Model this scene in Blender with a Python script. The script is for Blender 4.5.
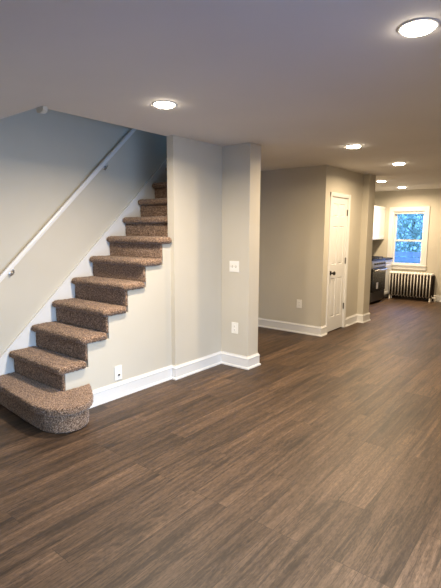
import bpy, bmesh, math, random
from mathutils import Vector, Matrix, noise
import numpy as np

for o in list(bpy.data.objects):
    bpy.data.objects.remove(o)
scene = bpy.context.scene
COL = scene.collection
PI = math.pi

# ------------------------------------------------------------------ camera
YAW, PITCH, ROLL = math.radians(38.7523), math.radians(8.0645), math.radians(0.2322)
F = Vector((-math.sin(YAW) * math.cos(PITCH), math.cos(YAW) * math.cos(PITCH), -math.sin(PITCH)))
R = Vector((math.cos(YAW), math.sin(YAW), 0))
U = R.cross(F)
R2 = R * math.cos(ROLL) + U * math.sin(ROLL)
U2 = -R * math.sin(ROLL) + U * math.cos(ROLL)
cam_data = bpy.data.cameras.new('camera')
cam_data.sensor_fit = 'HORIZONTAL'
cam_data.sensor_width = 36
cam_data.lens = 448.54 / 441 * 36
cam_data.clip_start = 0.05
cam = bpy.data.objects.new('camera', cam_data)
cam.matrix_world = Matrix(((R2.x, U2.x, -F.x, 0), (R2.y, U2.y, -F.y, 0), (R2.z, U2.z, -F.z, 1.4818), (0, 0, 0, 1)))
COL.objects.link(cam)
scene.camera = cam

# ------------------------------------------------------------------ world, daylight, exposure
world = bpy.data.worlds.new('world')
scene.world = world
world.use_nodes = True
bg = world.node_tree.nodes['Background']
bg.inputs['Color'].default_value = (0.14, 0.37, 1.0, 1)
bg.inputs['Strength'].default_value = 3.3

LAMP_W = 33.0
LAMP_COL = (1.0, 0.83, 0.63)
LAMP_COL_WARM = (1.0, 0.76, 0.48)
DAY_W = 34.0
DAY_COL = (0.60, 0.80, 1.0)
scene.view_settings.view_transform = 'Standard'
scene.view_settings.look = 'None'
scene.view_settings.gamma = 1
scene.view_settings.use_curve_mapping = False
scene.view_settings.exposure = 0.62


def area_light(name, loc, direction, sx, sy, watts, col, shape='RECTANGLE', parent=None, spread=180):
    d = bpy.data.lights.new(name, 'AREA')
    d.shape = shape
    d.size = sx
    if shape in ('RECTANGLE', 'ELLIPSE'):
        d.size_y = sy
    d.energy = watts
    d.spread = math.radians(spread)
    d.color = col
    o = bpy.data.objects.new(name, d)
    o.location = loc
    o.rotation_euler = Vector(direction).to_track_quat('-Z', 'Y').to_euler()
    COL.objects.link(o)
    if parent:
        o.parent = parent
    return o


# daylight that comes in through the window of the right-hand wall, outside the picture
area_light('side_window_daylight', (0.70, 1.3, 1.0), (-1, 0.12, -0.5), 1.5, 1.2, DAY_W, DAY_COL, spread=110)
# dim blue daylight from the window of the upstairs landing
area_light('upstairs_window_daylight', (-3.45, 5.86, 4.05), (0, -1, -0.35), 0.58, 1.05, 8.0, (0.30, 0.62, 1.0))


# ------------------------------------------------------------------ materials
def new_mat(name, col, rough=0.5, metal=0.0, spec=0.5):
    m = bpy.data.materials.new(name)
    m.use_nodes = True
    nt = m.node_tree
    b = nt.nodes['Principled BSDF']
    b.inputs['Base Color'].default_value = (*col, 1)
    b.inputs['Roughness'].default_value = rough
    b.inputs['Metallic'].default_value = metal
    b.inputs['Specular IOR Level'].default_value = spec
    return m, nt, b


def N(nt, t, **kw):
    n = nt.nodes.new(t)
    for k, v in kw.items():
        if hasattr(n, k):
            setattr(n, k, v)
        else:
            n.inputs[k].default_value = v
    return n


def ramp(nt, stops):
    r = nt.nodes.new('ShaderNodeValToRGB')
    e = r.color_ramp.elements
    while len(e) < len(stops):
        e.new(0.5)
    for i, (p, c) in enumerate(stops):
        e[i].position = p
        e[i].color = (*c, 1)
    return r


def painted(name, col, rough=0.6, var=0.04, scale=3.0, bump=0.05, spec=0.3, bscale=180):
    m, nt, b = new_mat(name, col, rough, 0, spec)
    tc = N(nt, 'ShaderNodeTexCoord')
    n1 = N(nt, 'ShaderNodeTexNoise', Scale=scale, Detail=3.0)
    lo = tuple(c * (1 - var) for c in col)
    hi = tuple(min(1, c * (1 + var)) for c in col)
    r = ramp(nt, [(0.3, lo), (0.7, hi)])
    nt.links.new(tc.outputs['Object'], n1.inputs['Vector'])
    nt.links.new(n1.outputs['Fac'], r.inputs['Fac'])
    nt.links.new(r.outputs['Color'], b.inputs['Base Color'])
    n2 = N(nt, 'ShaderNodeTexNoise', Scale=bscale, Detail=2.0)
    bp = N(nt, 'ShaderNodeBump', Strength=bump, Distance=0.003)
    nt.links.new(tc.outputs['Object'], n2.inputs['Vector'])
    nt.links.new(n2.outputs['Fac'], bp.inputs['Height'])
    nt.links.new(bp.outputs['Normal'], b.inputs['Normal'])
    return m


M = {}
M['wall'] = painted('greige_wall_paint', (0.57, 0.54, 0.465), 0.62, 0.03, 1.7, 0.12)
M['ceiling'] = painted('ceiling_paint', (0.70, 0.675, 0.645), 0.8, 0.03, 1.2, 0.10)
M['trim'] = painted('white_trim_paint', (0.735, 0.74, 0.74), 0.35, 0.015, 4, 0.02, 0.5)
M['plate'] = painted('white_plastic', (0.85, 0.84, 0.80), 0.35, 0.01, 8, 0.0, 0.5)
M['enamel'] = painted('white_enamel', (0.88, 0.86, 0.81), 0.4, 0.03, 9, 0.04, 0.5, 60)
M['cabinet'] = painted('white_cabinet_paint', (0.74, 0.77, 0.80), 0.35, 0.015, 4, 0.02, 0.5)
M['slot'] = new_mat('dark_slot', (0.03, 0.028, 0.026), 0.6)[0]
M['toggle'] = new_mat('toggle_grey', (0.42, 0.40, 0.36), 0.45)[0]
M['bronze'] = new_mat('dark_bronze', (0.045, 0.04, 0.036), 0.32, 0.85)[0]
M['nickel'] = new_mat('brushed_nickel', (0.55, 0.53, 0.5), 0.35, 0.9)[0]
M['hinge'] = new_mat('dark_nickel', (0.22, 0.21, 0.20), 0.4, 0.85)[0]
M['steel'] = painted('stainless_steel', (0.10, 0.10, 0.105), 0.40, 0.06, 3, 0.03, 0.5)
M['steel'].node_tree.nodes['Principled BSDF'].inputs['Metallic'].default_value = 0.85
M['blackglass'] = new_mat('black_glass', (0.010, 0.010, 0.011), 0.2, 0, 0.2)[0]
M['iron'] = new_mat('cast_iron_black', (0.02, 0.02, 0.02), 0.6)[0]
M['stone'] = painted('dark_counter_stone', (0.05, 0.05, 0.05), 0.55, 0.25, 40, 0.02, 0.15)
M['satin'] = new_mat('satin_steel', (0.26, 0.26, 0.26), 0.55, 0.5)[0]
M['gap_shade'] = painted('radiator_gap_shade', (0.045, 0.035, 0.03), 0.75, 0.2, 20, 0.1)  # near-black colour that paints the shade between and behind the radiator sections
M['paper'] = new_mat('white_paper', (0.8, 0.8, 0.78), 0.7)[0]

# carpet: short speckled brown pile
m, nt, b = new_mat('brown_carpet', (0.2, 0.14, 0.1), 1.0, 0, 0.05)
tc = N(nt, 'ShaderNodeTexCoord')
n1 = N(nt, 'ShaderNodeTexNoise', Scale=100.0, Detail=3.0, Roughness=0.75)
r1 = ramp(nt, [(0.35, (0.032, 0.018, 0.012)), (0.45, (0.15, 0.091, 0.061)), (0.55, (0.31, 0.203, 0.138)), (0.68, (0.60, 0.44, 0.32))])
n2 = N(nt, 'ShaderNodeTexNoise', Scale=12.0, Detail=2.0)
mx = N(nt, 'ShaderNodeMix', data_type='RGBA', blend_type='MULTIPLY')
r2 = ramp(nt, [(0.3, (0.82, 0.82, 0.82)), (0.7, (1, 1, 1))])
nt.links.new(tc.outputs['Object'], n1.inputs['Vector'])
nt.links.new(tc.outputs['Object'], n2.inputs['Vector'])
nt.links.new(n1.outputs['Fac'], r1.inputs['Fac'])
nt.links.new(n2.outputs['Fac'], r2.inputs['Fac'])
mx.inputs[0].default_value = 1.0
nt.links.new(r1.outputs['Color'], mx.inputs[6])
nt.links.new(r2.outputs['Color'], mx.inputs[7])
nt.links.new(mx.outputs[2], b.inputs['Base Color'])
bp = N(nt, 'ShaderNodeBump', Strength=0.8, Distance=0.006)
nt.links.new(n1.outputs['Fac'], bp.inputs['Height'])
nt.links.new(bp.outputs['Normal'], b.inputs['Normal'])
b.inputs['Sheen Weight'].default_value = 0.25
M['carpet'] = m

# vinyl plank floor, planks running along +Y
PW, PL = 0.147, 1.22
m, nt, b = new_mat('dark_wood_plank_floor', (0.1, 0.07, 0.05), 0.4, 0, 0.35)
tc = N(nt, 'ShaderNodeTexCoord')
mp = N(nt, 'ShaderNodeMapping')
mp.inputs['Rotation'].default_value = (0, 0, PI / 2)
mp.inputs['Location'].default_value = (0.55, 0.05, 0)
nt.links.new(tc.outputs['Object'], mp.inputs['Vector'])
br = N(nt, 'ShaderNodeTexBrick')
br.offset = 0.37
br.offset_frequency = 3
br.inputs['Color1'].default_value = (0, 0, 0, 1)
br.inputs['Color2'].default_value = (1, 1, 1, 1)
br.inputs['Mortar'].default_value = (0.5, 0.5, 0.5, 1)
br.inputs['Scale'].default_value = 1.0
br.inputs['Mortar Size'].default_value = 0.0013
br.inputs['Mortar Smooth'].default_value = 0.3
br.inputs['Bias'].default_value = 0.0
br.inputs['Brick Width'].default_value = PL
br.inputs['Row Height'].default_value = PW
nt.links.new(mp.outputs['Vector'], br.inputs['Vector'])
# grain coordinates: long in Y, shifted per plank
sep = N(nt, 'ShaderNodeSeparateColor')
nt.links.new(br.outputs['Color'], sep.inputs['Color'])
mul = N(nt, 'ShaderNodeMath', operation='MULTIPLY')
mul.inputs[1].default_value = 37.0
nt.links.new(sep.outputs[0], mul.inputs[0])
cmb = N(nt, 'ShaderNodeCombineXYZ')
nt.links.new(mul.outputs[0], cmb.inputs['X'])
nt.links.new(mul.outputs[0], cmb.inputs['Z'])
add = N(nt, 'ShaderNodeVectorMath', operation='ADD')
nt.links.new(tc.outputs['Object'], add.inputs[0])
nt.links.new(cmb.outputs[0], add.inputs[1])


def grain(sx, sy, det, rough, dist):
    mpp = N(nt, 'ShaderNodeMapping')
    mpp.inputs['Scale'].default_value = (sx, sy, 1)
    nt.links.new(add.outputs[0], mpp.inputs['Vector'])
    g = N(nt, 'ShaderNodeTexNoise', Scale=1.0, Detail=det, Roughness=rough, Distortion=dist)
    nt.links.new(mpp.outputs['Vector'], g.inputs['Vector'])
    return g


g1 = grain(24, 0.95, 8, 0.74, 0.6)     # broad streaks
g2 = grain(80, 2.6, 5, 0.8, 0.15)     # fine grain
g3 = grain(10, 1.2, 8, 0.78, 0.6)     # dark blotches
g4 = grain(120, 30, 3, 0.7, 0.0)    # pores
rp = ramp(nt, [(0.0, (0.145, 0.104, 0.077)), (0.35, (0.165, 0.118, 0.086)), (0.65, (0.20, 0.143, 0.104)), (1.0, (0.245, 0.175, 0.127))])
nt.links.new(sep.outputs[0], rp.inputs['Fac'])
cur = rp.outputs['Color']
for g, lo, hi, a, c in ((g1, 0.38, 0.60, (0.50, 0.50, 0.52), (1.16, 1.14, 1.1)),
                        (g2, 0.36, 0.60, (0.52, 0.52, 0.53), (1.18, 1.18, 1.16)),
                        (g3, 0.40, 0.52, (0.50, 0.52, 0.56), (1.0, 1.0, 1.0)),
                        (g4, 0.36, 0.58, (0.62, 0.62, 0.63), (1.0, 1.0, 1.0))):
    rr = ramp(nt, [(lo, a), (hi, tuple(min(1, x) for x in c))])
    nt.links.new(g.outputs['Fac'], rr.inputs['Fac'])
    x = N(nt, 'ShaderNodeMix', data_type='RGBA', blend_type='MULTIPLY')
    x.inputs[0].default_value = 1.0
    nt.links.new(cur, x.inputs[6])
    nt.links.new(rr.outputs['Color'], x.inputs[7])
    cur = x.outputs[2]
x = N(nt, 'ShaderNodeMix', data_type='RGBA', blend_type='MIX')
x.inputs[7].default_value = (0.035, 0.026, 0.02, 1)
nt.links.new(br.outputs['Fac'], x.inputs[0])
nt.links.new(cur, x.inputs[6])
FLOOR_GAIN = N(nt, 'ShaderNodeMix', data_type='RGBA', blend_type='MULTIPLY')
FLOOR_GAIN.inputs[0].default_value = 1.0
FLOOR_GAIN.inputs[7].default_value = (0.80, 0.685, 0.57, 1)
nt.links.new(x.outputs[2], FLOOR_GAIN.inputs[6])
nt.links.new(FLOOR_GAIN.outputs[2], b.inputs['Base Color'])
rr = ramp(nt, [(0.3, (0.42, 0.42, 0.42)), (0.7, (0.58, 0.58, 0.58))])
nt.links.new(g2.outputs['Fac'], rr.inputs['Fac'])
nt.links.new(rr.outputs['Color'], b.inputs['Roughness'])
bp = N(nt, 'ShaderNodeBump', Strength=0.18, Distance=0.002)
nt.links.new(g2.outputs['Fac'], bp.inputs['Height'])
nt.links.new(bp.outputs['Normal'], b.inputs['Normal'])
M['floor'] = m

# window glass
m = bpy.data.materials.new('window_glass')
m.use_nodes = True
nt = m.node_tree
nt.nodes.clear()
out = N(nt, 'ShaderNodeOutputMaterial')
tr = N(nt, 'ShaderNodeBsdfTransparent')
gl = N(nt, 'ShaderNodeBsdfGlossy', Roughness=0.02)
fr = N(nt, 'ShaderNodeFresnel', IOR=1.3)
mix = N(nt, 'ShaderNodeMixShader')
nt.links.new(fr.outputs[0], mix.inputs[0])
nt.links.new(tr.outputs[0], mix.inputs[1])
nt.links.new(gl.outputs[0], mix.inputs[2])
nt.links.new(mix.outputs[0], out.inputs['Surface'])
M['glass'] = m

# lamp lens
m = bpy.data.materials.new('lamp_lens')
m.use_nodes = True
b = m.node_tree.nodes['Principled BSDF']
b.inputs['Base Color'].default_value = (0.9, 0.88, 0.84, 1)
b.inputs['Emission Color'].default_value = (1.0, 0.86, 0.68, 1)
b.inputs['Emission Strength'].default_value = 35.0
M['lens'] = m


def leafy(name, stops, scale):
    m, nt, b = new_mat(name, stops[0][1], 0.55)
    tc = N(nt, 'ShaderNodeTexCoord')
    n = N(nt, 'ShaderNodeTexNoise', Scale=scale, Detail=2.0)
    r = ramp(nt, stops)
    nt.links.new(tc.outputs['Object'], n.inputs['Vector'])
    nt.links.new(n.outputs['Fac'], r.inputs['Fac'])
    nt.links.new(r.outputs['Color'], b.inputs['Base Color'])
    return m


M['leaf'] = leafy('green_leaves', [(0.32, (0.34, 0.42, 0.30)), (0.5, (0.58, 0.66, 0.50)), (0.66, (0.84, 0.88, 0.76))], 9)
M['bark'] = painted('bark', (0.16, 0.12, 0.09), 0.9, 0.3, 12, 0.4)
M['fence'] = painted('weathered_fence_wood', (0.42, 0.38, 0.42), 0.8, 0.2, 6, 0.2)
M['grass'] = painted('yard_grass', (0.16, 0.24, 0.10), 0.9, 0.3, 8, 0.3)


# ------------------------------------------------------------------ mesh helpers
def box(bm, lo, hi, bevel=0.0, seg=2):
    lo, hi = Vector(lo), Vector(hi)
    c, s = (lo + hi) / 2, hi - lo
    r = bmesh.ops.create_cube(bm, size=1, matrix=Matrix.Translation(c) @ Matrix.Diagonal((*s, 1)))
    if bevel:
        es = list({e for v in r['verts'] for e in v.link_edges})
        bmesh.ops.bevel(bm, geom=es, offset=bevel, segments=seg, affect='EDGES', profile=0.5)


def prism(bm, pts, axis, a, bb):
    """extrude a 2-D polygon along an axis from a to bb; pts in the other two axes (order xyz)"""
    def mk(p, t):
        return {'x': (t, p[0], p[1]), 'y': (p[0], t, p[1]), 'z': (p[0], p[1], t)}[axis]
    v0 = [bm.verts.new(mk(p, a)) for p in pts]
    v1 = [bm.verts.new(mk(p, bb)) for p in pts]
    n = len(pts)
    fs = [bm.faces.new(v0), bm.faces.new(v1)]
    for i in range(n):
        fs.append(bm.faces.new((v0[i], v0[(i + 1) % n], v1[(i + 1) % n], v1[i])))
    bmesh.ops.recalc_face_normals(bm, faces=fs)
    return fs


def tube(bm, p0, p1, r, seg=12, r1=None):
    p0, p1 = Vector(p0), Vector(p1)
    d = p1 - p0
    q = d.to_track_quat('Z', 'Y').to_matrix().to_4x4()
    bmesh.ops.create_cone(bm, cap_ends=True, segments=seg, radius1=r, radius2=r if r1 is None else r1,
                          depth=d.length, matrix=Matrix.Translation((p0 + p1) / 2) @ q)


def pipe(bm, pts, r, seg=10):
    """round pipe along a polyline"""
    pts = [Vector(p) for p in pts]
    rings = []
    for i, p in enumerate(pts):
        d = (pts[min(i + 1, len(pts) - 1)] - pts[max(i - 1, 0)]).normalized()
        a = d.orthogonal().normalized() if i == 0 else (prev - d * prev.dot(d)).normalized()
        prev = a
        bv = d.cross(a)
        rings.append([bm.verts.new(p + (a * math.cos(t) + bv * math.sin(t)) * r) for t in [2 * PI * k / seg for k in range(seg)]])
    for A, B in zip(rings, rings[1:]):
        for k in range(seg):
            bm.faces.new((A[k], A[(k + 1) % seg], B[(k + 1) % seg], B[k]))
    bm.faces.new(rings[0][::-1])
    bm.faces.new(rings[-1])


def lathe(bm, prof, origin, axis, seg=24):
    """spin (radius, along) profile around axis through origin"""
    axis = Vector(axis).normalized()
    a = axis.orthogonal().normalized()
    c = axis.cross(a)
    o = Vector(origin)
    rings = []
    for r, h in prof:
        if r < 1e-6:
            rings.append([bm.verts.new(o + axis * h)])
        else:
            rings.append([bm.verts.new(o + axis * h + (a * math.cos(t) + c * math.sin(t)) * r) for t in [2 * PI * k / seg for k in range(seg)]])
    for A, B in zip(rings, rings[1:]):
        for k in range(seg):
            k2 = (k + 1) % seg
            if len(A) == 1:
                bm.faces.new((A[0], B[k2], B[k]))
            elif len(B) == 1:
                bm.faces.new((A[k], A[k2], B[0]))
            else:
                bm.faces.new((A[k], A[k2], B[k2], B[k]))
    bmesh.ops.recalc_face_normals(bm, faces=bm.faces[:])


def obj(name, bm, mat, parent=None, smooth=False):
    me = bpy.data.meshes.new(name)
    bmesh.ops.recalc_face_normals(bm, faces=bm.faces[:])
    bm.to_mesh(me)
    bm.free()
    me.materials.append(M[mat] if isinstance(mat, str) else mat)
    if smooth:
        for p in me.polygons:
            p.use_smooth = True
    o = bpy.data.objects.new(name, me)
    COL.objects.link(o)
    if parent:
        o.parent = parent
    return o


def tag(o, label=None, cat=None, group=None, kind=None):
    for k, v in (('label', label), ('category', cat), ('group', group), ('kind', kind)):
        if v:
            o[k] = v
    return o


def thing(name, label, cat, loc=(0, 0, 0), rz=0, group=None, kind=None):
    o = bpy.data.objects.new(name, None)
    o.empty_display_size = 0.1
    COL.objects.link(o)
    o.location = loc
    o.rotation_euler = (0, 0, rz)
    return tag(o, label, cat, group, kind)


def struct(name, bm, mat, label, cat, smooth=False):
    return tag(obj(name, bm, mat, None, smooth), label, cat, None, 'structure')


def B(*boxes, bevel=0.0, seg=2):
    bm = bmesh.new()
    for lo, hi in boxes:
        box(bm, lo, hi, bevel, seg)
    return bm


def sweep(bm, path, prof, side=1, closed=False):
    """mitred moulding: prof = (offset from wall, z); path = wall line in plan; side=+1 puts it on the right of travel"""
    path = [Vector((p[0], p[1])) for p in path]
    n = len(path)
    rows = []
    for i, p in enumerate(path):
        ds = []
        if i > 0:
            ds.append((path[i] - path[i - 1]).normalized())
        if i < n - 1:
            ds.append((path[i + 1] - path[i]).normalized())
        ns = [Vector((d.y, -d.x)) * side for d in ds]
        if len(ns) == 1:
            mv = ns[0]
        else:
            s = ns[0] + ns[1]
            mv = s / (1 + ns[0].dot(ns[1]))
        rows.append([bm.verts.new((p.x + mv.x * o, p.y + mv.y * o, z)) for o, z in prof])
    k = len(prof)
    for A, Bq in zip(rows, rows[1:]):
        for j in range(k):
            bm.faces.new((A[j], A[(j + 1) % k], Bq[(j + 1) % k], Bq[j]))
    bm.faces.new(rows[0])
    bm.faces.new(rows[-1][::-1])


# ------------------------------------------------------------------ dimensions (metres)
H, H2, HT = 2.36, 2.60, 4.95
XP = -3.9246              # party wall
XS1, XS2 = -3.122, -3.068  # stair wall, lower and upper part
XSI = -3.154              # stairwell side of that wall
YW = 3.107                # where the full-height stair wall begins
YC, YC2, XC = 3.838, 4.033, -2.703   # short wing wall
YH, XCL = 5.742, -2.785   # hall wall, closet wall
YP, YP2, XPI = 7.045, 7.31, -2.684
YB = 10.248
XR, YF = 0.72, -1.85
YOP, YOP2 = 1.8265, 4.29  # stairwell opening
RUN, RISE, Y0 = 0.2181, 0.2007, 1.4174

# ------------------------------------------------------------------ the setting
struct('floor', B(((XP - .1, YF - .1, -.1), (XR + .1, YB + .1, 0))), 'floor', 'dark brown wood plank floor with grey-brown grain', 'floor')
bm = bmesh.new()
prism(bm, [(XP, YF), (XR, YF), (XR, YB), (XP, YB), (XP, YOP2), (XSI, YOP2), (XSI, YOP), (XP, YOP)], 'z', H, H2)
struct('ceiling', bm, 'ceiling', 'flat pale grey ceiling with an opening over the stairs', 'ceiling')
struct('wall_left', B(((XP - .12, YF, 0), (XP, YB, HT))), 'wall', 'long greige wall behind the stair handrail', 'wall')
# stair wall: stepped lower part, full-height upper part
bm = bmesh.new()
pts = [(Y0 + 2 * RUN + .062, 0)]
for n in range(2, 8):
    y = Y0 + n * RUN + .062
    pts += [(y, n * RISE - .052), (min(y + RUN, YW), n * RISE - .052)]
pts.append((YW, 0))
prism(bm, pts, 'x', XSI - .04, XS1)
struct('wall_stair_lower', bm, 'wall', 'low greige wall stepping up under the carpeted stairs', 'wall')
struct('wall_nook', B(((XP, 4.40, 0), (XSI, 4.5, H))), 'wall', 'greige wall closing the space under the upper stairs', 'wall')
struct('wall_stair', B(((XSI, YW, 0), (XS2, 4.5, H))), 'wall', 'greige wall rising to the ceiling beside the upper stairs', 'wall')
struct('wall_wing', B(((XS2, YC, 0), (XC, YC2, H)), bevel=0.004), 'wall', 'short greige wing wall with switch and outlet', 'wall')
struct('wall_hall', B(((XP, YH, 0), (XCL, YH + .1, H))), 'wall', 'greige hall wall with a low outlet, set back past the stairs', 'wall')
DY0, DY1, DZ = 5.94, 6.515, 1.965
struct('wall_closet', B(((XCL - .1, YH + .1, 0), (XCL, DY0, H)), ((XCL - .1, DY0, DZ), (XCL, DY1, H)), ((XCL - .1, DY1, 0), (XCL, YP, H)),
                        ((XP, YP2 - .1, 0), (XCL - .1, YP2, H))), 'wall', 'greige closet wall holding the white door', 'wall')
struct('wall_pillar', B(((XCL - .1, YP, 0), (XPI, YP2, H)), bevel=0.004), 'wall', 'greige pilaster at the kitchen entrance', 'wall')
WX0, WX1, WZ0, WZ1 = -3.325, -2.665, 0.735, 1.915
struct('wall_back', B(((XP, YB, 0), (WX0, YB + .18, H)), ((WX1, YB, 0), (XR, YB + .18, H)), ((WX0, YB, 0), (WX1, YB + .18, WZ0)), ((WX0, YB, WZ1), (WX1, YB + .18, H))),
       'wall', 'tan kitchen end wall around the window', 'wall')
SW0, SW1, fz0, fz1 = 0.5, 2.1, 0.35, 1.65
struct('wall_right', B(((XR, YF, 0), (XR + .12, YB, fz0)), ((XR, YF, fz1), (XR + .12, YB, H)), ((XR, YF, fz0), (XR + .12, SW0, fz1)), ((XR, SW1, fz0), (XR + .12, YB, fz1))),
       'wall', 'greige wall opposite the stairs', 'wall')
struct('wall_front', B(((XP, YF - .12, 0), (XR, YF, H))), 'wall', 'greige front wall behind the viewer', 'wall')
# upper stairwell
struct('wall_stairwell_front', B(((XP, YOP - .1, H2), (XSI, YOP, HT))), 'wall', 'greige stairwell wall over the ceiling opening', 'wall')
struct('wall_stairwell_side', B(((XSI, YOP, H2), (XSI + .1, YOP2, HT))), 'wall', 'greige side wall of the upper stairwell', 'wall')
UY = 5.9
struct('wall_stairwell_back', B(((XP, UY, H2), (-1.9, UY + .12, 3.5)), ((XP, UY, 4.6), (-1.9, UY + .12, HT)), ((XP, UY, 3.5), (-3.75, UY + .12, 4.6)), ((-3.15, UY, 3.5), (-1.9, UY + .12, 4.6)),
                                ((-1.9, YOP2, H2), (-1.8, UY + .12, HT)), ((XSI + .1, YOP2 - .1, H2), (-1.8, YOP2, HT))), 'wall', 'greige upstairs landing walls', 'wall')
struct('ceiling_stairwell', B(((XP, YOP - .1, HT), (-1.8, UY + .12, HT + .1))), 'ceiling', 'upstairs ceiling over the stairwell', 'ceiling')

# baseboards
BP = [(0, 0), (.026, 0), (.026, .010), (.022, .018), (.014, .021), (.014, .104), (.0165, .108), (.0165, .114), (.010, .124), (.006, .130), (.005, .138), (0, .138)]


def baseboard(name, path, side, label):
    bm = bmesh.new()
    sweep(bm, path, BP, side)
    struct(name, bm, 'trim', label, 'baseboard')


baseboard('baseboard_stair', [(XS1, 2.06), (XS1, YW), (XS2, YW), (XS2, YC), (XC, YC), (XC, YC2), (XS2, YC2), (XS2, 4.5), (XP, 4.5)], 1, 'white baseboard along the stair wall and wing wall')
baseboard('baseboard_hall', [(XP, YH), (XCL, YH), (XCL, 5.889)], 1, 'white baseboard along the hall wall to the door')
baseboard('baseboard_closet', [(XCL, 6.566), (XCL, YP), (XPI, YP), (XPI, YP2), (XP + .7, YP2)], 1, 'white baseboard between the door and the pilaster')
baseboard('baseboard_back', [(-2.405, YB), (XR, YB)], 1, 'white baseboard on the kitchen end wall right of the radiator')
baseboard('baseboard_right', [(XR, YB), (XR, YF)], 1, 'white baseboard along the wall opposite the stairs')
baseboard('baseboard_front', [(XR, YF), (XP, YF)], 1, 'white baseboard along the front wall')
baseboard('baseboard_left', [(XP, YF), (XP, 1.50)], 1, 'white baseboard along the handrail wall')

# ------------------------------------------------------------------ staircase
stairs = thing('staircase', 'brown carpeted staircase climbing along the left wall, bottom step rounded', 'staircase', (-3.5, 1.63, 0))
SO = Vector((-3.5, 1.63, 0))


def carpet_part(name, pts, z0, z1, bev, seed, axis='z', vox=0.009, amp=0.0052):
    """pile-covered slab: outline extruded, edges rounded, surface roughened"""
    bm = bmesh.new()
    prism(bm, pts, axis, z0, z1)
    me = bpy.data.meshes.new(name)
    bm.to_mesh(me)
    bm.free()
    tmp = bpy.data.objects.new('tmp', me)
    COL.objects.link(tmp)
    if bev:
        md = tmp.modifiers.new('b', 'BEVEL')
        md.width = bev
        md.segments = 4
        md.limit_method = 'ANGLE'
        md.angle_limit = math.radians(40)
    md = tmp.modifiers.new('r', 'REMESH')
    md.mode = 'VOXEL'
    md.voxel_size = vox
    md = tmp.modifiers.new('s', 'SMOOTH')
    md.iterations = 3
    md.factor = 0.5
    dg = bpy.context.evaluated_depsgraph_get()
    me2 = bpy.data.meshes.new_from_object(tmp.evaluated_get(dg))
    bpy.data.objects.remove(tmp)
    bpy.data.meshes.remove(me)
    off = Vector((seed * 3.1, seed * 1.7, 0))
    norms = [v.normal.copy() for v in me2.vertices]
    for v, nn in zip(me2.vertices, norms):
        p = v.co + off
        d = noise.noise(p * 70) * amp + noise.noise(p * 160) * amp * 0.8 + noise.noise(p * 9) * 0.002
        v.co = v.co + nn * d - SO
    me2.name = name
    me2.materials.clear()
    me2.materials.append(M['carpet'])
    for p in me2.polygons:
        p.use_smooth = True
    o = bpy.data.objects.new(name, me2)
    COL.objects.link(o)
    o.parent = stairs
    return o


XSK = -3.9046


def catmull(pts, k=6):
    P = [Vector(p) for p in pts]
    out = []
    for i in range(1, len(P) - 2):
        a, b_, c, d = P[i - 1], P[i], P[i + 1], P[i + 2]
        for j in range(k):
            t = j / k
            out.append(0.5 * ((2 * b_) + (c - a) * t + (2 * a - 5 * b_ + 4 * c - d) * t * t + (3 * b_ - a - 3 * c + d) * t ** 3))
    out.append(P[-2])
    return [(p.x, p.y) for p in out]


# starter step with the rounded end
yr2 = Y0 + 2 * RUN + .035
top = catmull([(-4.2, 1.66), (XSK + .002, 1.655), (-3.65, 1.640), (-3.25, 1.603), (-3.02, 1.592), (-2.88, 1.622), (-2.79, 1.705), (-2.768, 1.81), (-2.80, 1.925), (-2.90, 2.015), (-3.02, 2.085), (-3.095, 2.13), (-3.3, 2.2)])
top += [(-3.092, yr2), (XSK + .002, yr2)] if False else [(XS1 + .002, 2.145), (XS1 + .002, yr2 + .002), (XSK + .002, yr2 + .002)]
carpet_part('tread', top, RISE - .056, RISE + .010, .031, 1)
cx, cy = -3.05, 1.83
front = [(x if x < -3.3 else -3.3 + (x + 3.3) * 0.93, cy + (y - cy) * 0.84) for x, y in top[:-3]]
base = front + [(XS1 + .002, 2.10), (XS1 + .002, yr2 + .002), (XSK + .002, yr2 + .002)]
carpet_part('riser', base, .002, RISE - .055, .012, 21)
for n in range(2, 13):
    y = Y0 + n * RUN - .012
    xr = XS1 + .036 if n < 7 else XSI - .004
    y2 = y + RUN + .049
    if n < 7:
        pts = [(XSK + .002, y), (xr, y), (xr, y2), (XSK + .002, y2)]
    elif n == 7:
        pts = [(XSK + .002, y), (XS1 + .042, y), (XS1 + .042, YW - .003), (xr, YW - .003), (xr, y2), (XSK + .002, y2)]
    else:
        pts = [(XSK + .002, y), (xr, y), (xr, y2), (XSK + .002, y2)]
    carpet_part('tread', pts, n * RISE - .053, n * RISE + .012, .030, n)
    xr2 = XS1 + .006 if n <= 7 else XSI - .004
    carpet_part('riser', [(XSK + .004, y + .046), (xr2, y + .046), (xr2, y + .072), (XSK + .004, y + .072)], (n - 1) * RISE - .004, n * RISE - .044, .011, n + 30)
n = 13
carpet_part('riser', [(XSK + .004, Y0 + n * RUN - .02), (XSI - .004, Y0 + n * RUN - .02), (XSI - .004, Y0 + n * RUN + .03), (XSK + .004, Y0 + n * RUN + .03)], (n - 1) * RISE - .004, H2 - .001, .01, 50)
# skirt board
sk = lambda y: .345 + .937 * (y - 1.768)
bm = bmesh.new()
ys = 1.53
prism(bm, [(ys, 0), (ys, sk(ys)), (4.25, sk(4.25)), (4.25, sk(4.25) - .42), (1.9, 0)], 'x', XP + .001, XSK)
sb = obj('skirt_board', bm, 'trim', stairs)
sb.location = -SO
bm = bmesh.new()
prism(bm, [(ys, sk(ys)), (4.25, sk(4.25)), (4.25, sk(4.25) + .018), (ys, sk(ys) + .018)], 'x', XP + .001, XSK + .008)
sb = obj('skirt_cap', bm, 'trim', stairs)
sb.location = -SO

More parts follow.
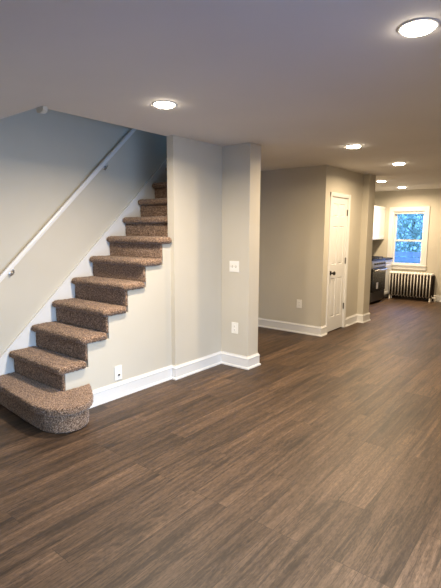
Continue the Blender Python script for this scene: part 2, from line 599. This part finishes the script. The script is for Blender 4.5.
# handrail on the wall
RX = XP + .06
ra, rb = Vector((RX, 1.40, .675)), Vector((RX, 4.05, 3.265))
hr = thing('handrail', 'white wooden handrail slanting up the wall over the stairs', 'handrail', ra)
d = (rb - ra)
bm = bmesh.new()
L_ = d.length
SC_ = .70
oct_ = [(a * SC_, c * SC_) for a, c in [(.021, -.026), (.024, -.012), (.024, .010), (.018, .024), (.008, .030), (-.008, .030), (-.018, .024), (-.024, .010), (-.024, -.012), (-.021, -.026)]]
prism(bm, oct_, 'y', 0, L_)
ro = obj('rail', bm, 'trim', hr)
ang = math.atan2(d.z, d.y)
ro.rotation_euler = (ang, 0, 0)
for y in (1.915, 2.955, 3.85):
    t = (y - ra.y) / d.y
    p = d * t
    bm = bmesh.new()
    lathe(bm, [(0, 0), (.028, 0), (.028, .004), (.022, .007), (0, .007)], (XP - RX + .0005, p.y + .01, p.z - .075), (1, 0, 0), 18)
    pipe(bm, [(XP - RX + .005, p.y + .01, p.z - .075), (-.022, p.y + .01, p.z - .078), (-.004, p.y + .008, p.z - .070), (0, p.y + .004, p.z - .045), (0, p.y, p.z - .028)], .0065)
    obj('bracket', bm, 'nickel', hr, True)

# small block at the opening's corner
bm = bmesh.new()
prism(bm, [(-3.195, 2.3595), (-3.095, 2.3595), (-3.105, 2.330), (-3.140, 2.318), (-3.185, 2.326)], 'y', YOP - .002, YOP + .035)
tag(obj('corner_block', bm, 'wall'), 'small beige block under the corner of the stairwell ceiling opening', 'block')


# ------------------------------------------------------------------ recessed lights
def downlight(x, y, label, k=1.0):
    t = thing('ceiling_light', label, 'ceiling light', (x, y, H), 0, 'recessed ceiling lights')
    bm = bmesh.new()
    lathe(bm, [(.070, -.0005), (.086, -.0005), (.086, -.0025), (.081, -.005), (.072, -.0055), (.070, -.004)], (0, 0, 0), (0, 0, 1), 40)
    obj('trim_ring', bm, 'plate', t, True)
    bm = bmesh.new()
    lathe(bm, [(.0695, -.002), (.0695, -.009), (.062, -.015), (.04, -.0185), (0, -.0195)], (0, 0, 0), (0, 0, 1), 40)
    obj('lens', bm, 'lens', t, True)
    area_light('lamp', (0, 0, -.021), (0, 0, -1), .13, .13, LAMP_W * k, LAMP_COL if k == 1 else LAMP_COL_WARM, 'DISK', t, 163 if k == 1 else 168)


downlight(-.644, 2.165, 'round ceiling light at the upper right, nearest and largest of all')
downlight(-2.382, 2.33, 'round ceiling light nearest the stairs, left of all the others')
downlight(-1.96, 4.649, 'round ceiling light past the wing wall, in front of the closet corner', .78)
downlight(-1.976, 6.188, 'round ceiling light farther along, right of the closet door', .78)
downlight(-2.882, 8.131, 'round ceiling light partly hidden by the kitchen pilaster', .78)
downlight(-2.936, 9.465, 'farthest and smallest round ceiling light, before the kitchen window', .78)


# ------------------------------------------------------------------ switch and outlets (local: x across, -y out of the wall)
def wall_plate(bm, w, h):
    box(bm, (-w / 2, -.006, -h / 2), (w / 2, 0, h / 2), .0022)


def outlet(name, label, loc, rz, w, h, dark):
    t = thing(name, label, 'wall outlet', loc, rz, None)
    bm = bmesh.new()
    wall_plate(bm, w, h)
    obj('wall_plate', bm, 'plate', t)
    for s in (1, -1):
        bm = bmesh.new()
        lathe(bm, [(0, 0), (.0165, 0), (.0165, .002), (.0155, .003), (0, .003)], (0, -.006, s * .0195), (0, -1, 0), 20)
        o = obj('receptacle', bm, 'plate', t)
        bm = bmesh.new()
        for sx in (-.0065, .0065):
            box(bm, (sx - .0012, -.0096, s * .0195 - .001), (sx + .0012, -.0088, s * .0195 + .007))
        box(bm, (-.002, -.0096, s * .0195 - .009), (.002, -.0088, s * .0195 - .005))
        if dark and s == -1:
            box(bm, (-.010, -.014, s * .0195 - .006), (.012, -.0088, s * .0195 + .010), .002)
        obj('slots', bm, 'slot', o)
    return t


outlet('wall_outlet', 'white wall outlet low on the wall beside the bottom stairs', (XS1 + .0005, 2.438, .224), PI / 2, .078, .128, True)
outlet('wall_outlet', 'white wall outlet under the light switch on the wing wall', (-2.876, YC - .0005, .430), 0, .088, .124, False)
outlet('wall_outlet', 'white wall outlet on the set-back hall wall beyond the wing wall', (-3.138, YH - .0005, .431), 0, .084, .124, False)
t = thing('light_switch', 'white two-toggle light switch on the wing wall', 'light switch', (-2.890, YC - .0005, 1.100), 0)
bm = bmesh.new()
wall_plate(bm, .128, .118)
obj('wall_plate', bm, 'plate', t)
for s in (-.024, .024):
    bm = bmesh.new()
    box(bm, (s - .006, -.0075, -.0125), (s + .006, -.0058, .0125))
    tg = obj('toggle_slot', bm, 'toggle', t)
    bm = bmesh.new()
    prism(bm, [(-.0072, -.004), (-.020, .006), (-.019, .011), (-.0072, .006)], 'x', s - .0042, s + .0042)
    obj('toggle', bm, 'plate', tg)


# ------------------------------------------------------------------ panelled faces
def panel_front(bm, xs, zs, panels, y=0.0, raise_=True, rail=.018, depth=.009):
    """grid of faces in the x-z plane at y facing -y; cells listed in panels are sunk"""
    V = {(i, j): bm.verts.new((x, y, z)) for i, x in enumerate(xs) for j, z in enumerate(zs)}
    pf = []
    for i in range(len(xs) - 1):
        for j in range(len(zs) - 1):
            f = bm.faces.new((V[i, j], V[i + 1, j], V[i + 1, j + 1], V[i, j + 1]))
            if (i, j) in panels:
                pf.append(f)
    for f in pf:
        f.normal_update()
        bmesh.ops.inset_individual(bm, faces=[f], thickness=.010, depth=-depth)
        if raise_:
            f.normal_update()
            bmesh.ops.inset_individual(bm, faces=[f], thickness=rail, depth=depth * .7)


# closet door
dw = DY1 - DY0 - .02
door = thing('door_1', 'white six-panel closet door with dark knob', 'door', (XCL, (DY0 + DY1) / 2, 0), PI / 2, None, 'structure')
bm = bmesh.new()
x0, x1 = -dw / 2, dw / 2
zb, zt = .016, DZ - .012
xs = [x0, x0 + .088, -.034, .034, x1 - .088, x1]
zs = [zb, .225, .80, 1.0, 1.55, 1.685, 1.868, zt]
yf = .012
panel_front(bm, xs, zs, {(1, 1), (3, 1), (1, 3), (3, 3), (1, 5), (3, 5)}, yf, True, .022, .011)
# side walls and back of the leaf
ring = [e for e in bm.edges if e.is_boundary]
r = bmesh.ops.extrude_edge_only(bm, edges=ring)
for v in [g for g in r['geom'] if isinstance(g, bmesh.types.BMVert)]:
    v.co.y = yf + .035
bmesh.ops.contextual_create(bm, geom=[e for e in bm.edges if e.is_boundary])
leaf = obj('door_leaf', bm, 'trim', door)
cw = .055
bm = bmesh.new()
hw = (DY1 - DY0) / 2
cp = [(0.0, 0), (.010, 0), (.014, .010), (.016, .045), (.010, .055), (0, .055)]   # (out, across)
for s in (-1, 1):
    pts = [(s * (hw - .004 + a), -o) for o, a in cp]
    prism(bm, pts, 'z', 0, DZ + .05)
pts = [(-o, DZ - .004 + a) for o, a in cp]
prism(bm, pts, 'x', -hw - .051, hw + .051)
for s in (-1, 1):
    box(bm, (min(s * hw, s * (hw - .009)), 0, 0), (max(s * hw, s * (hw - .009)), .10, DZ))
    box(bm, (min(s * (hw - .009), s * (hw - .022)), .049, 0), (max(s * (hw - .009), s * (hw - .022)), .062, DZ - .01))
box(bm, (-hw, 0, DZ - .010), (hw, .10, DZ))
obj('door_frame', bm, 'trim', door)
kx = x0 + .062
bm = bmesh.new()
lathe(bm, [(0, 0), (.033, 0), (.033, .004), (.028, .010), (.014, .013), (.0115, .018), (.0115, .034), (.018, .040), (.027, .050), (.029, .060), (.025, .069), (.014, .074), (0, .075)], (kx, yf, .88), (0, -1, 0), 26)
obj('door_knob', bm, 'bronze', leaf, True)
bm = bmesh.new()
box(bm, (x0 - .006, yf - .003, .85), (x0 + .010, yf + .004, .91))
obj('latch_plate', bm, 'bronze', leaf)
for z in (.34, 1.035, 1.75):
    bm = bmesh.new()
    tube(bm, (x1 + .005, yf - .007, z - .045), (x1 + .005, yf - .007, z + .045), .0075, 12)
    tube(bm, (x1 + .005, yf - .007, z - .049), (x1 + .005, yf - .007, z + .049), .005, 10)
    box(bm, (x1 - .012, yf - .0025, z - .044), (x1 + .004, yf + .001, z + .044))
    obj('hinge', bm, 'hinge', door)

# ------------------------------------------------------------------ kitchen window
win = thing('window_1', 'white double-hung kitchen window with blue garden view', 'window', ((WX0 + WX1) / 2, YB, WZ0), 0, None, 'structure')
hw = (WX1 - WX0) / 2
wh = WZ1 - WZ0
bm = bmesh.new()
cc = .088
for s in (-1, 1):
    a, c = s * (hw - .004), s * (hw + cc)
    box(bm, (min(a, c), -.020, -.02), (max(a, c), -.0005, wh + .088), .003)
box(bm, (-hw + .004, -.020, wh - .004), (hw - .004, -.0005, wh + .088), .003)
# jamb lining
for s in (-1, 1):
    box(bm, (min(s * hw, s * (hw - .018)), -.0005, 0), (max(s * hw, s * (hw - .018)), .17, wh))
box(bm, (-hw + .018, -.0005, wh - .018), (hw - .018, .17, wh))
obj('window_casing', bm, 'trim', win)
bm = bmesh.new()
box(bm, (-hw + .018, -.0005, -.004), (hw - .018, .17, .016))
box(bm, (-hw + .03, -.042, -.006), (hw + cc + .01, -.0005, .018), .004)
box(bm, (-hw + .04, -.018, -.085), (hw + cc, -.0005, -.006), .003)
obj('window_sill', bm, 'trim', win)
zm = 1.28 - WZ0
iw = hw - .018


def sash(y, z0, z1, nm):
    bm = bmesh.new()
    s = .036
    box(bm, (-iw, y, z0), (-iw + s, y + .028, z1))
    box(bm, (iw - s, y, z0), (iw, y + .028, z1))
    box(bm, (-iw + s, y, z0), (iw - s, y + .028, z0 + s))
    box(bm, (-iw + s, y, z1 - s), (iw - s, y + .028, z1))
    o = obj(nm, bm, 'trim', win)
    bm = bmesh.new()
    box(bm, (-iw + s, y + .012, z0 + s), (iw - s, y + .016, z1 - s))
    obj('pane', bm, 'glass', o)
    return o


sash(.055, .016, zm + .018, 'lower_sash')
sash(.088, zm - .018, wh - .018, 'upper_sash')
bm = bmesh.new()
box(bm, (-.03, .045, zm + .018), (.03, .072, zm + .030), .003)
obj('sash_lock', bm, 'nickel', win)
bm = bmesh.new()
tube(bm, (-iw + .004, .030, wh - .045), (iw - .004, .030, wh - .045), .017, 16)
obj('shade_roller', bm, 'trim', win)

# side window, outside the picture
w = thing('window_2', 'white side window in the wall opposite the stairs', 'window', (XR, (SW0 + SW1) / 2, fz0), 0, None, 'structure')
hh, ww = fz1 - fz0, (SW1 - SW0) / 2
bm = bmesh.new()
for s in (-1, 1):
    box(bm, (-.02, min(s * ww, s * (ww + .08)), -.08), (-.0005, max(s * ww, s * (ww + .08)), hh + .08))
box(bm, (-.02, -ww, hh), (-.0005, ww, hh + .08))
box(bm, (-.03, -ww, -.08), (-.0005, ww, 0))
obj('window_casing', bm, 'trim', w)
for z0, z1 in ((0, .66), (.64, 1.3)):
    bm = bmesh.new()
    y = .04 if z0 else .07
    box(bm, (y, -ww, z0), (y + .03, -ww + .04, z1))
    box(bm, (y, ww - .04, z0), (y + .03, ww, z1))
    box(bm, (y, -ww + .04, z0), (y + .03, ww - .04, z0 + .04))
    box(bm, (y, -ww + .04, z1 - .04), (y + .03, ww - .04, z1))
    sa = obj('sash', bm, 'trim', w)
    obj('pane', B(((y + .013, -ww + .04, z0 + .04), (y + .017, ww - .04, z1 - .04))), 'glass', sa)

# ------------------------------------------------------------------ radiator
NS, PITCHR = 14, .0640
RX0, RX1, RY = -3.268, -2.392, 10.10
RB, RT = .055, .612
rad = thing('radiator', 'white cast iron radiator under the kitchen window', 'radiator', ((RX0 + RX1) / 2, RY, 0))


def rad_section(end):
    bm = bmesh.new()
    zt, zb_ = RT, RB
    w = .0155
    for yy in (-.062, 0, .062):
        r = .0205 if yy < -.05 else .014
        n0 = len(bm.faces)
        tube(bm, (0, yy, zb_ + .04), (0, yy, zt - .04), r, 12)
        bm.faces.ensure_lookup_table()
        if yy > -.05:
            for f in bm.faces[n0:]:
                f.material_index = 1  # rear tubes darkened to paint the shade in the gaps
    for z, s in ((zt - .035, 1), (zb_ + .035, -1)):
        prof = []
        for k in range(13):
            a = PI * k / 12
            prof.append((math.cos(a) * .084, z + s * math.sin(a) * (.036 if s > 0 else .018)))
        prof += [(-.078, z - s * .022), (-.03, z - s * .012), (.03, z - s * .012), (.078, z - s * .022)]
        fs = prism(bm, prof, 'x', *((-.029, .029) if s > 0 else (-.017, .017)))
        es = list({e for f in fs[:2] for e in f.edges})
        bmesh.ops.bevel(bm, geom=es, offset=.010, segments=2, affect='EDGES')
        n0 = len(bm.faces)
        tube(bm, (-.0336, 0, z), (.0336, 0, z), .022 if s > 0 else .014, 12)
        bm.faces.ensure_lookup_table()
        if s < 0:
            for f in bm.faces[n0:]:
                f.material_index = 1  # lower links darkened as painted shade under the sections
    return bm


for k in range(NS):
    x = (k + .5) * PITCHR - NS * PITCHR / 2
    if k == 0:
        s0 = sec = obj('section', rad_section(False), 'enamel', rad, True)
        sec.data.materials.append(M['gap_shade'])
    else:
        sec = s0.copy()
        COL.objects.link(sec)
        sec.parent = rad
    sec.location = (x, 0, 0)
    if k in (0, NS - 1):
        for yy in (-.060, .060):
            bm = bmesh.new()
            lathe(bm, [(0, 0.0005), (.0165, .0005), (.0165, .008), (.013, .03), (.014, .085), (.0145, .13)], (0, yy, 0), (0, 0, 1), 14)
            obj('leg', bm, 'enamel', sec, True)
bm = bmesh.new()
hx = NS * PITCHR / 2
pipe(bm, [(hx - .01, 0, RB + .035), (hx + .035, 0, RB + .035), (hx + .055, 0, RB + .030), (hx + .062, 0, RB + .012), (hx + .062, 0, .001)], .014, 12)
lathe(bm, [(0, 0), (.024, 0), (.024, .02), (.016, .03), (.016, .055), (.026, .06), (.026, .075), (0, .075)], (hx + .055, 0, RB + .02), (0, 0, 1), 16)
obj('supply_valve', bm, 'enamel', rad, True)
tag(obj('gap_shade_panel', B(((-hx, .118, .004), (hx, .140, RT - .05))), 'gap_shade', rad), 'added dark panel standing in for shade behind the radiator sections')  # added panel, its dark colour stands in for shade in the gaps

# ------------------------------------------------------------------ kitchen units on the left wall (local -y faces the room)
RG0, RG1, RGX = 8.855, 9.620, -3.235
rw = RG1 - RG0
rg = thing('gas_range', 'black and stainless gas range beside the white base cabinet', 'range', (RGX, (RG0 + RG1) / 2, 0), PI / 2)
dep = RGX - XP - .01
bm = bmesh.new()
box(bm, (-rw / 2, .02, .05), (rw / 2, dep, .895), .004)
for sx in (-1, 1):
    for yy in (.06, dep - .06):
        tube(bm, (sx * (rw / 2 - .05), yy, 0), (sx * (rw / 2 - .05), yy, .06), .018)
obj('body', bm, 'steel', rg)
obj('drawer', B(((-rw / 2 + .004, -.012, .055), (rw / 2 - .004, .02, .245)), bevel=.004), 'steel', rg)
od = obj('oven_door', B(((-rw / 2 + .004, -.020, .252), (rw / 2 - .004, .02, .735)), bevel=.004), 'blackglass', rg)
bm = bmesh.new()
box(bm, (-rw / 2 + .12, -.0215, .33), (rw / 2 - .12, -.0195, .61))
obj('oven_window', bm, 'blackglass', od)
bm = bmesh.new()
tube(bm, (-rw / 2 + .03, -.062, .69), (rw / 2 - .03, -.062, .69), .017, 14)
for sx in (-1, 1):
    tube(bm, (sx * (rw / 2 - .09), -.062, .69), (sx * (rw / 2 - .09), -.018, .69), .009, 10)
obj('oven_handle', bm, 'nickel', od, True)
bm = bmesh.new()
box(bm, (-.16, -.0225, .31), (-.05, -.0212, .44))
tag(obj('paper_tag', bm, 'paper', od), 'white paper tag on the oven door')
bm = bmesh.new()
prism(bm, [(-.015, .742), (-.022, .76), (.01, .892), (.05, .892), (.05, .742)], 'x', -rw / 2 + .002, rw / 2 - .002)
cp_ = obj('control_panel', bm, 'satin', rg)
for k in range(5):
    x = (k - 2) * .135
    bm = bmesh.new()
    lathe(bm, [(0, 0), (.024, 0), (.024, .006), (.019, .010), (.017, .034), (.014, .037), (0, .037)], (x, -.008, .82), (0, -1, .2), 18)
    obj('knob', bm, 'iron', cp_, True)
obj('cooktop', B(((-rw / 2, -.005, .893), (rw / 2, dep, .915)), bevel=.005), 'blackglass', rg)
for s in (-1, 0, 1):
    bm = bmesh.new()
    cxx = s * .245
    for yy in (.06, .30, .54):
        box(bm, (cxx - .115, yy - .006, .935), (cxx + .115, yy + .006, .950))
    for xx in (-.109, 0, .109):
        box(bm, (cxx + xx - .006, .05, .934), (cxx + xx + .006, .55, .949))
    for yy in (.06, .54):
        for xx in (-.109, .109):
            box(bm, (cxx + xx - .006, yy - .006, .914), (cxx + xx + .006, yy + .006, .936))
    obj('grate', bm, 'iron', rg)
for sx in (-.2, .2):
    for yy in (.17, .43):
        bm = bmesh.new()
        lathe(bm, [(0, .0145), (.045, .0145), (.045, .004), (.055, 0), (0, 0)], (sx, yy, .9155), (0, 0, 1), 18)
        obj('burner', bm, 'iron', rg)

CB0, CB1, CBX = 9.630, 10.222, -3.285
bcab = thing('base_cabinet', 'white base cabinet between the range and the end wall', 'cabinet', (CBX, (CB0 + CB1) / 2, 0), PI / 2)
cw_ = CB1 - CB0
dep = CBX - XP - .004
bm = B(((-cw_ / 2, .02, .10), (cw_ / 2, dep, .862)), ((-cw_ / 2 + .002, .075, 0), (cw_ / 2 - .002, dep, .10)))
obj('body', bm, 'cabinet', bcab)


def shaker(nm, x0, x1, z0, z1, par, knob=None):
    bm = bmesh.new()
    st = .055
    panel_front(bm, [x0, x0 + st, x1 - st, x1], [z0, z0 + st, z1 - st, z1], {(1, 1)}, 0, False, 0, .008)
    ring = [e for e in bm.edges if e.is_boundary]
    r = bmesh.ops.extrude_edge_only(bm, edges=ring)
    for v in [g for g in r['geom'] if isinstance(g, bmesh.types.BMVert)]:
        v.co.y = .0195
    bmesh.ops.contextual_create(bm, geom=[e for e in bm.edges if e.is_boundary])
    o = obj(nm, bm, 'cabinet', par)
    return o


shaker('door', -cw_ / 2 + .003, cw_ / 2 - .003, .105, .69, bcab)
shaker('drawer_front', -cw_ / 2 + .003, cw_ / 2 - .003, .695, .855, bcab)
bm = B(((XP + .004, CB0 - .006, .8635), (CBX + .012, CB1 + .002, .898)), bevel=.004)
tag(obj('countertop', bm, 'stone'), 'dark stone countertop on the white base cabinet by the range', 'countertop')

UX = -3.505
ucab = thing('upper_cabinet', 'white wall cabinet hung left of the kitchen window', 'cabinet', (UX, (9.36 + YB) / 2, 1.30), PI / 2)
uw = YB - .003 - 9.36
dep = UX - XP - .003
obj('body', B(((-uw / 2, .02, 0), (uw / 2, dep, .715))), 'cabinet', ucab)
shaker('door', -uw / 2 + .003, -.002, .002, .713, ucab)
shaker('door', .002, uw / 2 - .003, .002, .713, ucab)

# ------------------------------------------------------------------ the yard behind the window
struct('ground_outside', B(((-16, YB + .3, -.35), (8, 32, -.25))), 'grass', 'grass yard outside the kitchen window', 'ground')
random.seed(4)
fe = thing('garden_fence', 'grey horizontal board fence outside the kitchen window', 'fence', (-4.0, 14.0, -.25))
bm = bmesh.new()
for k in range(7):
    z = .05 + k * .155
    box(bm, (-3.5, -.012, z), (3.5, .012, z + .135))
obj('boards', bm, 'fence', fe)
for k in range(4):
    obj('post', B(((-3.5 + k * 2.3, .013, 0), (-3.41 + k * 2.3, .10, 1.16))), 'fence', fe)


def tree(x, y, zc, rx, ry, rz_, n, seed, label, leaf=.09):
    rnd = random.Random(seed)
    t = thing('garden_tree', label, 'tree', (x, y, -.25))
    bm = bmesh.new()
    tube(bm, (0, 0, 0), (.08, .05, zc), .12, 10, .05)
    for k in range(5):
        a = rnd.uniform(0, 2 * PI)
        tube(bm, (.05, .03, zc * .6), (math.cos(a) * rx * .6, math.sin(a) * ry * .6, zc + rnd.uniform(-.2, .5) * rz_), .015, 7, .006)
    obj('trunk', bm, 'bark', t)
    bm = bmesh.new()
    for k in range(n):
        while True:
            p = Vector((rnd.uniform(-1, 1), rnd.uniform(-1, 1), rnd.uniform(-1, 1)))
            if .35 < p.length < 1:
                break
        p = Vector((p.x * rx, p.y * ry, zc + p.z * rz_))
        s = leaf * rnd.uniform(.6, 1.3)
        q = Matrix.Rotation(rnd.uniform(0, 2 * PI), 3, 'Z') @ Matrix.Rotation(rnd.uniform(-1.2, 1.2), 3, 'X')
        vs = [bm.verts.new(p + q @ Vector(c)) for c in ((0, -s, 0), (s * .5, 0, s * .12), (0, s, 0), (-s * .5, 0, s * .12))]
        bm.faces.new((vs[0], vs[1], vs[2]))
        bm.faces.new((vs[0], vs[2], vs[3]))
    tag(obj('crown', bm, 'leaf', t), kind='stuff')


tree(-4.0, 16.2, 2.1, 1.5, 1.1, 1.7, 3800, 3, 'leafy tree behind the fence, filling most of the window')
tree(-5.6, 19.6, 2.4, 1.7, 1.2, 2.1, 3600, 9, 'leafy tree behind the fence at the left of the window view')
